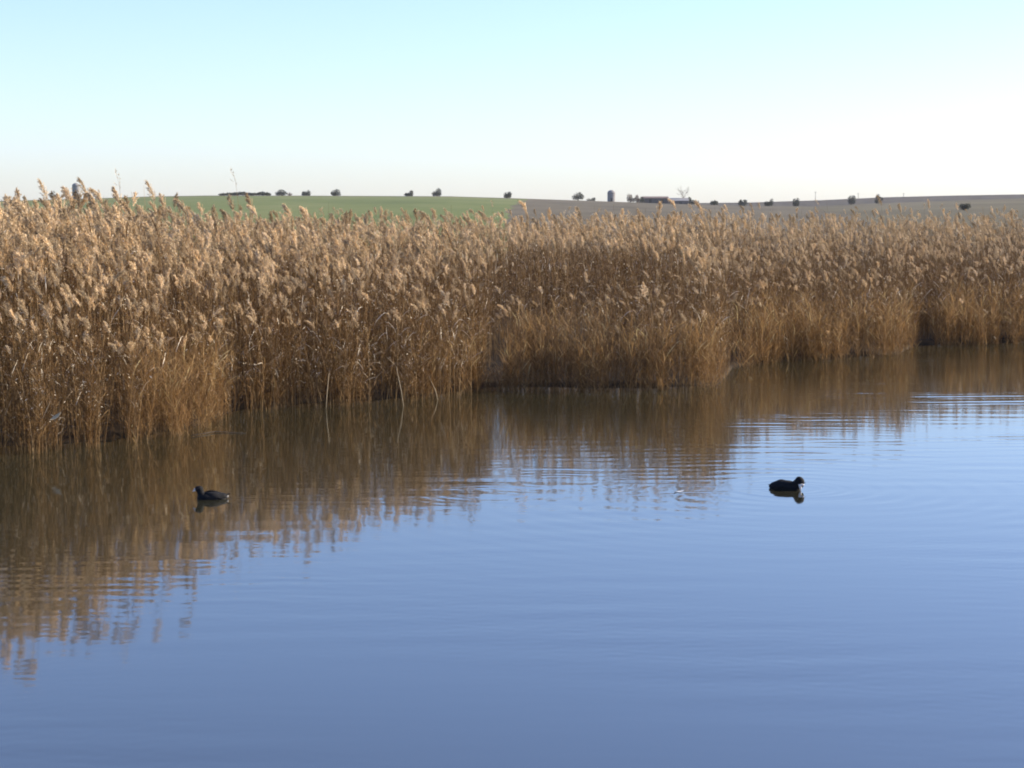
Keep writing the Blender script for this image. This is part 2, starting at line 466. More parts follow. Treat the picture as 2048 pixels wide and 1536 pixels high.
# height of the reed tops (m): rows by photo column, columns by distance behind the water's edge
D_COLS = np.array([0, .5, 1.0, 1.8, 3, 5, 8, 13, 20, 30])
H_ROWS = np.array([
    (-400, 1.6, 2.0, 2.35, 2.6, 2.75, 2.75, 2.8, 2.8, 2.8, 2.8),
    (70,   1.6, 2.0, 2.35, 2.6, 2.75, 2.75, 2.8, 2.8, 2.8, 2.8),
    (235,  1.3, 1.5, 1.8, 2.2, 2.5, 2.7, 2.75, 2.75, 2.75, 2.75),
    (330,  1.0, 1.2, 1.5, 2.0, 2.4, 2.65, 2.75, 2.75, 2.75, 2.75),
    (450,  1.0, 1.3, 1.6, 2.0, 2.35, 2.6, 2.7, 2.7, 2.7, 2.7),
    (520,  1.5, 1.75, 2.0, 2.2, 2.4, 2.6, 2.7, 2.7, 2.7, 2.7),
    (700,  1.35, 1.6, 1.8, 2.05, 2.3, 2.5, 2.65, 2.7, 2.7, 2.7),
    (850,  1.3, 1.5, 1.65, 1.9, 2.1, 2.35, 2.6, 2.7, 2.7, 2.7),
    (960,  1.4, 1.6, 1.75, 1.9, 2.1, 2.3, 2.55, 2.7, 2.7, 2.7),
    (1010, .9, 1.1, 1.15, 1.2, 1.9, 2.3, 2.5, 2.65, 2.7, 2.7),
    (1200, .95, 1.15, 1.2, 1.2, 2.0, 2.3, 2.5, 2.65, 2.7, 2.7),
    (1330, 1.0, 1.25, 1.5, 1.9, 2.3, 2.45, 2.5, 2.65, 2.7, 2.7),
    (1440, 1.0, 1.25, 1.6, 1.95, 2.2, 2.3, 2.4, 2.65, 2.7, 2.7),
    (1520, .9, 1.1, 1.25, 1.4, 1.6, 1.85, 2.2, 2.55, 2.7, 2.75),
    (1800, .9, 1.1, 1.3, 1.5, 1.7, 1.95, 2.3, 2.6, 2.75, 2.8),
    (2100, .9, 1.1, 1.3, 1.5, 1.7, 1.9, 2.2, 2.55, 2.75, 2.8),
    (3000, .9, 1.1, 1.25, 1.4, 1.55, 1.7, 1.95, 2.35, 2.65, 2.75)])
def reed_height(px, d):
    r = np.interp(px, H_ROWS[:, 0], np.arange(len(H_ROWS)))
    c = np.interp(d, D_COLS, np.arange(len(D_COLS)))
    i = np.clip(r.astype(int), 0, len(H_ROWS)-2); j = np.clip(c.astype(int), 0, len(D_COLS)-2)
    fr, fc = r-i, c-j; T = H_ROWS[:, 1:]
    return (T[i,j]*(1-fr)*(1-fc) + T[i+1,j]*fr*(1-fc) + T[i,j+1]*(1-fr)*fc + T[i+1,j+1]*fr*fc)

def scatter_reeds():
    rng = np.random.default_rng(77)
    P, VAR, SCL, ROT = [], [], [], []
    for d0, d1, dens in [(-.12, .5, 270), (.5, 1.4, 210), (1.4, 3, 105), (3, 6, 60), (6, 12, 40), (12, 22, 25), (22, 30, 14)]:
        t0, t1 = t_of(-260), t_of(2420)
        n = int(dens * (d1-d0) * (t1-t0) * 48)
        t = rng.uniform(t0, t1, n); d = rng.uniform(d0, d1, n)
        Y = front(t) + d; X = t * Y; px = px_of(t)
        keep = rng.random(n) < Y / 48
        # clumpy edge and thin lanes between clumps
        cl = vnoise(X, Y, .9, 21)
        keep &= rng.random(n) < np.clip(.9 + .85*cl, .06, 1) if d1 <= 1.4 else rng.random(n) < np.clip(.85 + .45*cl, .12, 1)
        keep &= d > .16 + .22*vnoise(X, Y, .6, 22) - .12
        for lx, lw, ld, left in LANES:
            wob = 6*vnoise(Y*3, X, 1.5, 61)
            keep &= ~((np.abs(px - lx + wob - d*4) < lw/2) & (d < ld) & (rng.random(n) > left))
        keep &= ~((np.abs(px - 985 + 3*vnoise(Y, X, .8, 63)) < 25*(1 - d/7)) & (d < 4.2) & ((d > 1.1) | (rng.random(n) < .35)))                   # dark cleft beside the low fringe
        hollow = (px > 985) & (px < 1440) & (d > 1.5 + .25*cl) & (d < 5.4 + .3*cl)          # open lane behind the low fringe
        hollow &= rng.random(n) > .03 + .97*smooth((px - 1325)/90)
        keep &= ~hollow
        keep &= ~((px > 995) & (px < 1340) & (d > 3.8) & (d < 6.4) & (rng.random(n) < .45))
        X, Y, t, d, px, cl = [a[keep] for a in (X, Y, t, d, px, cl)]
        m = len(X)
        big = vnoise(X, Y, 2.2, 23); mid = vnoise(X, Y, .7, 24)
        Hm = reed_height(px, np.maximum(d, 0))
        Hm = Hm - np.interp(px, [-300, 250, 500, 1000, 1200, 2100], [.08, .12, .24, .24, .20, .20]) * np.clip(Hm/2.7, 0, 1)**3
        H = Hm * (1 + .07*big + .04*mid + rng.normal(0, .055, m)) - np.abs(rng.normal(0, .13, m)) * (Hm > 1.5)
        short = rng.random(m)
        H = H + np.where((rng.random(m) < .05) & (Hm > 2.2), rng.uniform(.1, .32, m), 0)      # single stems that overtop the rest
        # under-storey of leafy shoots that fill the front of the bank
        under = (d < 3) & (short < .42) & ~((px > 985) & (px < 1430) & (d > 1.6))
        H = np.where(under, H * rng.uniform(.45, .85, m), H)
        H = np.where((np.abs(px - 985) < 25) & (d < 1.1), rng.uniform(.28, .55, m), H)      # low litter at the foot of the cleft
        u = rng.random(m)
        pf = np.interp(px, [300, 900, 1500, 2100], [.62, .55, .52, .50])
        small = rng.random(m) < np.interp(px, [400, 1000, 1500, 2100], [.15, .45, .6, .75])   # finer heads towards the far end
        tallv = np.where(u < pf, np.where(small, rng.integers(20, 24, m), rng.integers(0, 8, m)), rng.integers(17, 20, m))
        midv = rng.integers(8, 12, m)
        var = np.where(H > 1.75, np.where(under & (u > .12), midv, tallv),
              np.where(H > 1.32, np.where(u < .22, rng.integers(0, 8, m), midv), np.where(u < .025, rng.integers(0, 8, m), np.where((px < 850) & ((px < 245) | (px > 450)) & (rng.random(m) < .7), midv, rng.integers(12, 17, m)))))  # low shoots on the left bank take darker leaves as painted-in shade
        bare = (px > 998) & (px < 1330) & (d > 4.2) & (d < 9) & (H < 2.15)                     # no low growth at the foot of the inner wall
        P0 = ~bare; X, Y, t, d, px, H, var, under = [a[P0] for a in (X, Y, t, d, px, H, var, under)]; m = len(X)
        h0 = np.array([h for _, h in PROTO])[var]
        s = H / h0
        sxy = np.clip(s, .75, 1.2)
        P.append(np.stack([X, Y, np.maximum(ground_z(t, Y), -.12)], -1)); VAR.append(var)
        SCL.append(np.stack([sxy, sxy, s], -1))
        lean = .05 + .05*rng.random(m)
        leanx = .10*vnoise(X, Y, .8, 25) + rng.normal(0, .055, m); leany = .07*vnoise(X, Y, .8, 26) + rng.normal(0, .055, m)
        leany += np.where(d < .6, .07, 0)                    # the front row leans out over the water
        yaw = np.where((var < 8) | (var > 19), rng.normal(.1, 1.15, m), rng.uniform(0, 6.28, m))
        ROT.append(np.stack([leany, leanx, yaw], -1))
    P, VAR, SCL, ROT = map(np.concatenate, (P, VAR, SCL, ROT))
    print('reeds', len(P), np.bincount(VAR))
    me = bpy.data.meshes.new('reed_bed')
    me.vertices.add(len(P)); me.vertices.foreach_set('co', P.astype(np.float32).ravel())
    a = me.attributes.new('variant', 'INT', 'POINT'); a.data.foreach_set('value', VAR.astype(np.int32))
    a = me.attributes.new('size', 'FLOAT_VECTOR', 'POINT'); a.data.foreach_set('vector', SCL.astype(np.float32).ravel())
    a = me.attributes.new('turn', 'FLOAT_VECTOR', 'POINT'); a.data.foreach_set('vector', ROT.astype(np.float32).ravel())
    me.update()
    o = link('reed_bed', me)
    ng = bpy.data.node_groups.new('reed_scatter', 'GeometryNodeTree')
    ng.interface.new_socket('Geometry', in_out='INPUT', socket_type='NodeSocketGeometry')
    ng.interface.new_socket('Geometry', in_out='OUTPUT', socket_type='NodeSocketGeometry')
    N, L = ng.nodes, ng.links
    gi, go = N.new('NodeGroupInput'), N.new('NodeGroupOutput')
    def named(nm, ty):
        x = N.new('GeometryNodeInputNamedAttribute'); x.data_type = ty; x.inputs['Name'].default_value = nm
        return x.outputs['Attribute']
    av, asz, at_ = named('variant', 'INT'), named('size', 'FLOAT_VECTOR'), named('turn', 'FLOAT_VECTOR')
    jn = N.new('GeometryNodeJoinGeometry')
    for i, (src, _) in enumerate(PROTO):
        oi = N.new('GeometryNodeObjectInfo'); oi.inputs['Object'].default_value = src; oi.inputs['As Instance'].default_value = False
        cm = N.new('FunctionNodeCompare'); cm.data_type = 'INT'; cm.operation = 'EQUAL'
        ins = [s for s in cm.inputs if s.enabled and s.type == 'INT']
        L.new(av, ins[0]); ins[1].default_value = i
        ip = N.new('GeometryNodeInstanceOnPoints')
        L.new(gi.outputs[0], ip.inputs['Points']); L.new(cm.outputs[0], ip.inputs['Selection'])
        L.new(oi.outputs['Geometry'], ip.inputs['Instance'])
        L.new(at_, ip.inputs['Rotation']); L.new(asz, ip.inputs['Scale'])
        L.new(ip.outputs[0], jn.inputs[0])
    L.new(jn.outputs[0], go.inputs[0])
    md = o.modifiers.new('scatter', 'NODES'); md.node_group = ng
    tag(o, 'dense dry golden brown reeds massed along the water', 'reeds', kind='stuff')
scatter_reeds()

# ------------------------------------------------------------------ single reeds that stand out of the mass
def make_reed(seed, H, **kw):
    st, lf, pl = reed_parts(seed, H, **kw)
    o = empty('reed', (0, 0, 0))
    link('stem', st.mesh('stem', [M_STEM]), o)
    if lf.v: link('leaves', MB_slot(lf).mesh('leaves', [M_LEAF]), o)
    if pl.v: link('plume', MB_slot(pl).mesh('plume', [M_PLUME]), o)
    return o
def MB_slot(mb): mb.m = [0]*len(mb.m); return mb
REED_PROTO = [make_reed(500+i, 2.3, plume=True, n_leaf=4+i % 3, lean=.03+.01*i, nod=[.9, 1.5, .6, 1.2, .4][i], fluff=[.8, 1.0, .7, 1.1, .9][i],
                        plume_len=[.25, .28, .23, .26, .22][i]) for i in range(5)]
THIN = make_reed(560, 2.45, plume=True, n_leaf=1, fluff=.18, plume_len=.3, nod=.5)
_used = set()
def place_reed(i, loc, H, label, group, rz=0.0, lean=(0, 0), src=None):
    src = src or REED_PROTO[i % 5]
    if src.name not in _used: _used.add(src.name); o = src
    else: o = copy_thing(src)
    s = H / 2.6
    o.location = loc; o.scale = (s, s, s) if s > .75 else (.75, .75, s)
    o.rotation_euler = (lean[0], lean[1], rz)
    tag(o, label, 'reed', group)
    return o
rg = random.Random(9)
SKYLINE = [   # tip pixel, depth, kind, label
    (8, 388, 26.5, 0, 'short plumed reed tip against the sky nearest the left picture edge'),
    (39, 386, 23.9, 1, 'small nodding reed tip second along the left skyline'),
    (50, 384, 24.0, 3, 'bowed reed plume beside the small nodding tip on the left skyline'),
    (82, 348, 27.0, 2, 'tall straight reed plume high against the sky, first of the tall ones'),
    (102, 374, 26.6, 0, 'nodding reed plume just right of the first tall skyline plume'),
    (122, 374, 27.2, 4, 'slim upright reed plume left of the domed silo in the reeds'),
    (131, 357, 26.4, 1, 'strongly bent dark reed plume arching left beside the domed silo'),
    (140, 372, 26.9, 0, 'reed plume right beneath the arching dark plume by the silo'),
    (168, 345, 27.0, 2, 'tallest reed plume, rising just right of the domed silo'),
    (177, 371, 26.3, 3, 'broad drooping reed plume in front of the sky right of the silo'),
    (198, 362, 27.1, 1, 'flag shaped reed plume hanging left on the skyline'),
    (216, 364, 26.8, -1, 'bare thin reed tip without a plume against the sky'),
    (246, 359, 26.6, 4, 'thick dark upright reed plume rising over the end of the green field'),
    (205, 391, 26.0, 0, 'low nodding reed plume crossing the edge of the green field'),
    (261, 386, 26.3, 3, 'leaning reed plume pointing up left over the green field'),
    (302, 350, 27.2, 2, 'tall narrow reed plume alone against the sky over the green field'),
    (356, 384, 27.0, 1, 'small hooked reed plume over the green field at the skyline'),
    (467, 357, 27.5, -1, 'very thin bent reed tip in the sky above the low scrub line'),
    (458, 383, 27.0, 0, 'reed plume in front of the left end of the low scrub line'),
    (505, 375, 27.6, 4, 'slim pointed reed plume in front of the middle of the low scrub line'),
    (515, 397, 27.2, 1, 'hooked reed plume against the green field under the scrub line'),
    (572, 398, 28.0, 3, 'arched reed plume against the green field below the domed oak'),
    (612, 402, 28.2, 1, 'bowed reed plume against the green field below the two lobed oak'),
    (820, 408, 30.0, 4, 'pale upright reed plume against the green field'),
    (890, 410, 30.6, 2, 'pale reed plume against the right part of the green field'),
    (1040, 392, 33.0, 1, 'small nodding reed plume where green field meets brown field'),
    (1345, 389, 40.0, 1, 'hooked reed plume in front of the grey farm shed'),
    (1393, 393, 40.0, 3, 'drooping reed plume just right of the bare tree'),
    (1766, 383, 45.0, 2, 'tall reed plume on the skyline beside the last of the field oaks'),
    (1798, 400, 45.0, 4, 'upright reed plume against the stubble field on the right'),
]
for i, (px, py, Y, k, lab) in enumerate(SKYLINE):
    if px > 400: Y += 6
    tip = at_Y(px, py, Y); base = float(ground_z(np.array(tip.x/Y), np.array(Y)))
    H = tip.z - base
    place_reed(k, (tip.x + .16*H/2.6, Y, base), H, lab, 'reed plumes on the skyline', rg.gauss(.1, .35), (rg.gauss(0, .015), rg.gauss(0, .015)), THIN if k < 0 else None)
HOLLOW = [(1223,564), (1226,588), (1192,598), (1206,593), (1238,592), (1255,597), (1148,583), (1173,578), (1190,625), (1203,630), (1219,624), (1244,627),
          (1093,568), (1081,597), (1266,580), (1290,604), (1001,624), (1026,608), (1009,604)]
for i, (px, py) in enumerate(sorted(HOLLOW)):
    Y = 32.6 + rg.uniform(0, 1.2) + (1.0 if py < 590 else 0)
    tip = at_Y(px, py, Y); base = float(ground_z(np.array(tip.x/Y), np.array(Y)))
    n = ['leftmost', 'second', 'third', 'fourth', 'fifth', 'sixth', 'seventh', 'eighth', 'ninth', 'tenth', 'eleventh', 'twelfth', 'thirteenth',
         'fourteenth', 'fifteenth', 'sixteenth', 'seventeenth', 'eighteenth', 'rightmost'][i]
    lab = ('%s pale plume head standing in the dark hollow behind the low fringe' if i in (0, 18) else '%s from the left of pale plume heads in the dark hollow') % n
    place_reed(i, (tip.x + .05, Y, base), tip.z - base, lab, 'pale plumes in the dark hollow', rg.gauss(.1, .4))

ZONES = [(-10, 190, 85, 'buff plumed reed massed in the tallest bank by the left picture edge', 'plumed reeds at the left edge'),
         (190, 470, 85, 'buff plumed reed massed behind the bulging low clump on the left bank', 'plumed reeds behind the bulging clump'),
         (470, 900, 70, 'buff plumed reed massed in the bank between bulging clump and dark gap', 'plumed reeds left of the dark gap')]
for z0, z1, cnt, lab, grp in ZONES:
    for i in range(cnt):
        px = rg.uniform(z0, z1); d = rg.uniform(.35, 3.6 if z0 < 470 else 5.5)
        t = t_of(px); Y = float(front(t)) + d
        H = float(reed_height(np.array([px]), np.array([d]))[0]) * rg.uniform(.86, 1.0) - .10
        base = max(float(ground_z(np.array(t), np.array(Y))), -.12)
        place_reed(rg.randrange(5), (t*Y, Y, base), max(1.35, H), lab, grp, rg.gauss(.15, 1.0), (rg.gauss(0, .05), rg.gauss(.02, .06)))

# ------------------------------------------------------------------ coots
def coot_mat(name, c, rough=.55):
    m, n, l, b, out = new_mat(name)
    tc = n.new('ShaderNodeTexCoord'); mp = n.new('ShaderNodeMapping'); mp.inputs['Scale'].default_value = (35, 90, 90)
    nz = n.new('ShaderNodeTexNoise'); nz.inputs['Scale'].default_value = 1; nz.inputs['Detail'].default_value = 4
    l.new(tc.outputs['Object'], mp.inputs['Vector']); l.new(mp.outputs[0], nz.inputs['Vector'])
    r = ramp(n, [(.3, tuple(x*.6 for x in c)), (.7, tuple(x*1.5 for x in c))])
    l.new(nz.outputs['Fac'], r.inputs['Fac']); l.new(r.outputs['Color'], b.inputs['Base Color'])
    bp = n.new('ShaderNodeBump'); bp.inputs['Strength'].default_value = .4; bp.inputs['Distance'].default_value = .003
    l.new(nz.outputs['Fac'], bp.inputs['Height']); l.new(bp.outputs[0], b.inputs['Normal'])
    b.inputs['Roughness'].default_value = rough; b.inputs['Specular IOR Level'].default_value = .2
    return m
M_COOT = coot_mat('coot_feathers', (.006, .006, .007), .8); M_WING = coot_mat('coot_wing_feathers', (.008, .008, .009), .8)
M_BILL = plain('coot_bill', (.62, .57, .52), .5, 30, .08); M_EYE = plain('coot_eye', (.03, .006, .005), .15, 5, .1)
M_WHITE = plain('white_feathers', (.17, .16, .15), .8, 40, .2)
def fused(name, blobs, mat, voxel=.004, smooth_it=10):
    """ellipsoids (centre, radii, tilt about Y) fused by a voxel remesh into one continuous skin"""
    bm = bmesh.new()
    for c, r, tilt in blobs:
        M = Matrix.Translation(c) @ Matrix.Rotation(tilt, 4, 'Y') @ Matrix.Diagonal((*r, 1))
        bmesh.ops.create_uvsphere(bm, u_segments=20, v_segments=12, radius=1, matrix=M)
    me = bpy.data.meshes.new('t'); bm.to_mesh(me); bm.free()
    o = bpy.data.objects.new('t', me); COL.objects.link(o)
    a = o.modifiers.new('r', 'REMESH'); a.mode = 'VOXEL'; a.voxel_size = voxel
    b = o.modifiers.new('s', 'SMOOTH'); b.factor = .6; b.iterations = smooth_it
    dg = bpy.context.evaluated_depsgraph_get(); dg.update()
    m2 = bpy.data.meshes.new_from_object(o.evaluated_get(dg))
    bpy.data.objects.remove(o)
    m2.name = name; m2.materials.clear(); m2.materials.append(mat)
    m2.polygons.foreach_set('use_smooth', np.ones(len(m2.polygons), dtype=bool))
    return m2
def chain(p, n=9):                           # blobs interpolated between key (x, z, rx, ry, rz)
    out = []
    for a, b in zip(p[:-1], p[1:]):
        for k in range(n):
            u = k/n
            v = [x*(1-u) + y*u for x, y in zip(a, b)]
            out.append((Vector((v[0], 0, v[1])), (v[2], v[3], v[4]), 0))
    return out
def make_coot(loc, rz, label, body, head, bill_at, bill_dir, tail_white, s=1.0, bs=1.0, tz=0.0):
    """+X is forward, z = 0 the waterline"""
    root = empty('coot', loc, rz); root.scale = (s, s, s)
    tag(root, label, 'bird', 'coots swimming on the pond')
    link('body', fused('body', body + head, M_COOT), root)
    for sd in (-1, 1):                       # folded wings lying on the back
        w = MB(); nx, nz = 9, 5
        vs = []
        for i in range(nx):
            u = i/(nx-1); x = .075 - .20*u
            for j in range(nz):
                v = j/(nz-1); a = R(18 + 62*v)
                wd = math.sin(math.pi*min(.96, .10 + .86*u))**.55
                vs.append((x - .012*v, sd*(.012 + .0655*math.sin(a)*wd), .0005 + .086*math.cos(a*.93)*(.55+.45*wd) + .006 - .03*u*u))
        w.add(vs, [(i*nz+j, i*nz+j+1, (i+1)*nz+j+1, (i+1)*nz+j) for i in range(nx-1) for j in range(nz-1)])
        wm = w.mesh('wing', [M_WING], True)
        wo = link('wing', wm, root); so = wo.modifiers.new('thick', 'SOLIDIFY'); so.thickness = .005
    t = MB()                                 # short pointed tail
    tv = []
    for i in range(5):
        u = i/4
        for y in (-1, 0, 1): tv.append((-.125 - .055*u, y*(.032 - .018*u), .046 + tz + .012*u + (0 if y else .008*(1-u))))
        for y in (-1, 0, 1): tv.append((-.125 - .050*u, y*(.030 - .018*u), .030 + tz + .022*u))
    t.add(tv, [(i*6+a, i*6+b, i*6+6+b, i*6+6+a) for i in range(4) for a, b in ((0,1),(1,2),(2,5),(5,4),(4,3),(3,0))])
    link('tail', t.mesh('tail', [M_COOT], True), root)
    if tail_white:
        tag(link('undertail', fused('undertail', [(Vector((-.143, 0, .026)), (.022, .026, .017), .3)], M_WHITE, .003, 4), root), 'pale patch under the tail')
    P = Vector(bill_at); D = Vector(bill_dir).normalized(); U = Vector((D.z*-1, 0, D.x)); U = U if U.z > 0 or abs(U.z) < .5 else -U
    bl = MB(); pts = [P - D*.012*bs, P + D*.004*bs, P + D*.018*bs, P + D*.030*bs]
    bl.tube(pts, [.0115*bs, .010*bs, .0065*bs, .0018], 8)
    link('bill', bl.mesh('bill', [M_BILL], True), root)
    link('frontal_shield', fused('frontal_shield', [(P - D*.006*bs + U*.012*bs, (.008*bs, .010*bs, .015*bs), math.atan2(-D.z, D.x))], M_BILL, .002, 4), root)
    hc = Vector(head[-1][0])
    for sd in (-1, 1):
        e = fused('eye', [(hc + Vector((.016, sd*.0275, .006)), (.005, .005, .005), 0)], M_EYE, .0012, 2)
        link('eye', e, root)
BODY = chain([(-.135, .035, .020, .028, .018), (-.10, .030, .045, .055, .036), (-.03, .018, .07, .078, .062), (.05, .014, .068, .074, .058), (.105, .018, .042, .052, .046)], 6) \
       + [(Vector((.105, 0, .018)), (.042, .052, .046), 0)]
HEAD_UP = chain([(.095, .040, .044, .042, .036), (.112, .074, .034, .031, .034), (.119, .106, .035, .030, .030)], 7) + [(Vector((.126, 0, .111)), (.041, .030, .031), .1)]
make_coot(COOT_L + Vector((0, 0, -.006)), R(180+12), 'black coot with raised head swimming left over the brown reed reflection', BODY, HEAD_UP, (.166, 0, .097), (1, 0, -.45), True, .97, .85)
BODY_LOW = chain([(-.160, .016, .018, .022, .012), (-.125, .024, .042, .052, .038), (-.05, .024, .068, .078, .070), (.02, .018, .066, .076, .066), (.095, .014, .045, .056, .048)], 6) \
       + [(Vector((.10, 0, .014)), (.042, .052, .046), 0)]
HEAD_DN = chain([(.085, .035, .050, .048, .042), (.116, .064, .049, .041, .041), (.136, .084, .047, .038, .040)], 7) + [(Vector((.142, 0, .090)), (.049, .038, .040), .7), (Vector((.163, .010, .066)), (.016, .018, .040), 0)]
make_coot(COOT_R + Vector((-.02, 0, -.004)), R(-32), 'black coot dipping its white bill to the blue water on the right', BODY_LOW, HEAD_DN, (.158, -.026, .046), (.16, -.12, -1), False, 1.04, 1.5, -.022)

# ------------------------------------------------------------------ bits lying on the water and caught in the reeds
M_FLUFF = plain('white_fluff', (.80, .80, .78), .8, 60, .05); M_STICK = plain('pale_dead_stem', (.42, .33, .20), .7, 20, .2); M_WETSTEM = plain('wet_dead_stem', (.05, .035, .022), .5, 20, .3)
def feather(name, loc, L, rz, tilt, label, cat, mat, w=.3):
    mb = MB(); n = 7; d = Vector((1, 0, 0)); pts, ws = [], []
    for i in range(n+1):
        u = i/n; pts.append(Vector((L*(u-.5), 0, .004 + .10*L*(2*u-1)**2))); ws.append(Vector((0, 1, .3*(u-.5)))*L*w*.5*max(.06, math.sin(math.pi*min(.98, u*.9+.06))))
    mb.strip(pts, ws)
    me = mb.mesh(name, [mat]); o = link(name, me, None, loc); o.rotation_euler = (0, tilt, rz)
    so = o.modifiers.new('thick', 'SOLIDIFY'); so.thickness = .002
    return tag(o, label, cat)
feather('white_feather', at_z(1357, 984), .11, .2, 0, 'small white feather floating left of the dipping coot', 'feather', M_FLUFF)
p = at_z(118, 905); p.z = .34 + .0; feather('torn_leaf', Vector((p.x, p.y - .12, .42)), .15, .6, -.7, 'bright torn white leaf caught low in the reeds at the far left', 'leaf', M_STICK, .3).rotation_euler = (.9, -.6, .3)
def stick(pts, r, mat, label, cat='stem', name='dead_stem'):
    mb = MB(); mb.tube([Vector(q) for q in pts], [r]*(len(pts)-1) + [r*.5], 6)
    return tag(link(name, mb.mesh(name, [mat], True)), label, cat)
a, b, c = at_z(385, 873), at_z(432, 865), at_z(492, 867)
stick([a + Vector((0, 0, .015)), b + Vector((0, 0, .012)), c + Vector((0, 0, .004))], .006, M_WETSTEM, 'dark dead stem lying on the water at the foot of the bulging clump')
q = at_z(425, 849); stick([(q.x - .22, q.y - .1, .66), (q.x - .08, q.y - .2, .665), (q.x + .03, q.y - .28, .68)], .010, M_STICK, 'short broken pale stem sticking out sideways from the bulging clump')
q = at_z(803, 812); stick([(q.x + .04, q.y, -.1), (q.x, q.y, .2), (q.x - .07, q.y + .02, .55)], .005, M_STICK, 'pale bare stem leaning left out of the water before the left bank')
q = at_z(868, 800); stick([(q.x + .08, q.y, -.1), (q.x + .02, q.y, .15), (q.x - .10, q.y + .02, .40)], .004, M_STICK, 'thin slanting bare stem in the water near the dark gap')
q = at_z(654, 818); stick([(q.x - .02, q.y, -.1), (q.x, q.y, .2), (q.x + .03, q.y + .02, .5)], .005, M_STICK, 'upright pale bare stem standing alone at the edge of the left bank')

# ------------------------------------------------------------------ far trees, scrub and farm
M_OAK = plant('oak_leaves', [(0, (.014,.020,.013)), (.5, (.027,.036,.022)), (1, (.048,.058,.034))], .15, .6, .2, .1)
M_BROWN = plant('bare_twigs', [(0, (.10,.065,.045)), (.5, (.17,.115,.08)), (1, (.24,.17,.12))], .1, .8, .1, .1)
M_BARK = plain('bark', (.09, .07, .055), .9, 3)
def G(px, Y): t = t_of(px); return Vector((t*Y, Y, float(ground_z(np.array(t), np.array(Y)))))
PX = F / 1000.0                              # photo pixels per metre at 1000 m
def crown(seed, lobes, n, leaf, mat, name='crown', spread=.95):
    rng = random.Random(seed); mb = MB()
    tot = sum(l[3]*l[4] for l in lobes)
    for (x, y, z, rx, rz) in lobes:
        for _ in range(int(n * rx*rz / tot)):
            v = rvec(rng, 1).normalized() * (rng.random()**.4 * spread)
            c = Vector((x + v.x*rx, y + v.y*rx, z + v.z*rz)) + rvec(rng, .12)
            a = rvec(rng, 1).normalized(); b = a.orthogonal().normalized(); b2 = a.cross(b)
            k = leaf * rng.uniform(.6, 1.3)
            mb.add([c - b*k, c + b2*k*.8, c + b*k, c - b2*k*.8], [(0, 1, 2, 3)], 0, min(1, max(0, rng.gauss(.45 + .1*v.z, .25))))
    return mb.mesh(name, [mat])
def tree(name, px, Y, lobes, label, cat, group, seed, mat=M_OAK, n=900, leaf=.22, trunk=.9):
    """lobes in photo pixels: (dx, height above the ground, rx, rz)"""
    k = Y / F
    loc = G(px, Y); o = empty(name, loc)
    tag(o, label, cat, group)
    rng = random.Random(seed)
    L = [(dx*k, rng.uniform(-.3, .3)*rx*k, h*k*.96, rx*k*1.12, rz*k*1.12) for dx, h, rx, rz in lobes]
    link('crown', crown(seed, L, n, leaf, mat), o)
    if trunk:
        tb = MB()
        tb.tube([Vector((0, 0, -.4)), Vector((.05, 0, trunk)), Vector((.1, 0, trunk*2))], [.32, .24, .16], 7)
        for x, y, z, rx, rz in L: tb.tube([Vector((.05, 0, trunk*.8)), Vector((x*.6, y*.6, z*.7)), Vector((x, y, z + rz*.4))], [.17, .11, .04], 5)
        link('trunk', tb.mesh('trunk', [M_BARK]), o)
    return o
OAKS = 'dark oaks dotted along the ridge'
tree('scrub_hedge', 497, 1003, [(-46,2,9,2), (-32,3,10,2.6), (-20,3,10,3.2), (-8,4,10,3.2), (6,2.8,10,2.8), (18,3,10,2.6), (30,4,9,3.4), (40,3,9,3)],
     'long low dark scrub line on the skyline above the green field', 'scrub', None, 31, n=2600, trunk=0, leaf=.3)
tree('oak_tree', 566, 1002, [(-6,4,6,4.5), (1,6,8,6.5), (6,4,6,4.5), (-2,3,9,3.5)], 'dome shaped dark oak on the skyline, first right of the scrub line', 'tree', OAKS, 1)
tree('bare_bush', 582, 1002, [(-1,3,4,3.5), (3,2.5,4,3)], 'small pale bare bush touching the dome shaped oak', 'bush', None, 41, M_BROWN, 130, .18, .5)
tree('oak_tree', 616, 1002, [(-5,4,5,5), (4,5,4.5,6), (0,2.5,8,3)], 'small dark oak with two pointed lobes on the skyline', 'tree', OAKS, 2)
tree('oak_tree', 674, 1002, [(3,7,6.5,6.5), (-5,5,5,5), (1,3,10,3.2)], 'square topped dark oak standing over the middle of the green field', 'tree', OAKS, 3)
tree('oak_tree', 819, 1001, [(-3,3,6,3.2), (5,6,4,6), (0,2.5,8,3)], 'low dark oak with one raised point at its right end', 'tree', OAKS, 4)
tree('oak_tree', 875, 1001, [(-5,5,5,5), (3,8,6.5,7.5), (0,3.5,9,4)], 'large dark oak on the skyline above the right half of the green field', 'tree', OAKS, 5)
tree('oak_tree', 1015, 1000, [(-1,6,6.5,6), (4,7,4,6.5), (0,3,7.5,3.5)], 'compact dark oak where the brown ridge begins to slope down', 'tree', OAKS, 6)
tree('oak_tree', 1155, 1000, [(-6,7,6,6), (2,10,8,7), (7,7,6,6), (-2,5,10,4)], 'rounded dark oak on the brown ridge left of the grey silo', 'tree', OAKS, 7, trunk=1.3)
tree('low_bush', 1181, 1000, [(-4,2,5,2.4), (3,2.6,4,3.4), (6,3,2.4,4)], 'low dark bush between the rounded oak and the grey silo', 'bush', None, 8, n=300, trunk=0)
tree('brown_bush', 1259, 990, [(-2,8,6,9), (5,5,5,5)], 'brown leafless bush right of the grey silo, the taller of the two', 'bush', 'brown leafless bushes by the silo', 9, M_BROWN, 700, .2, .8)
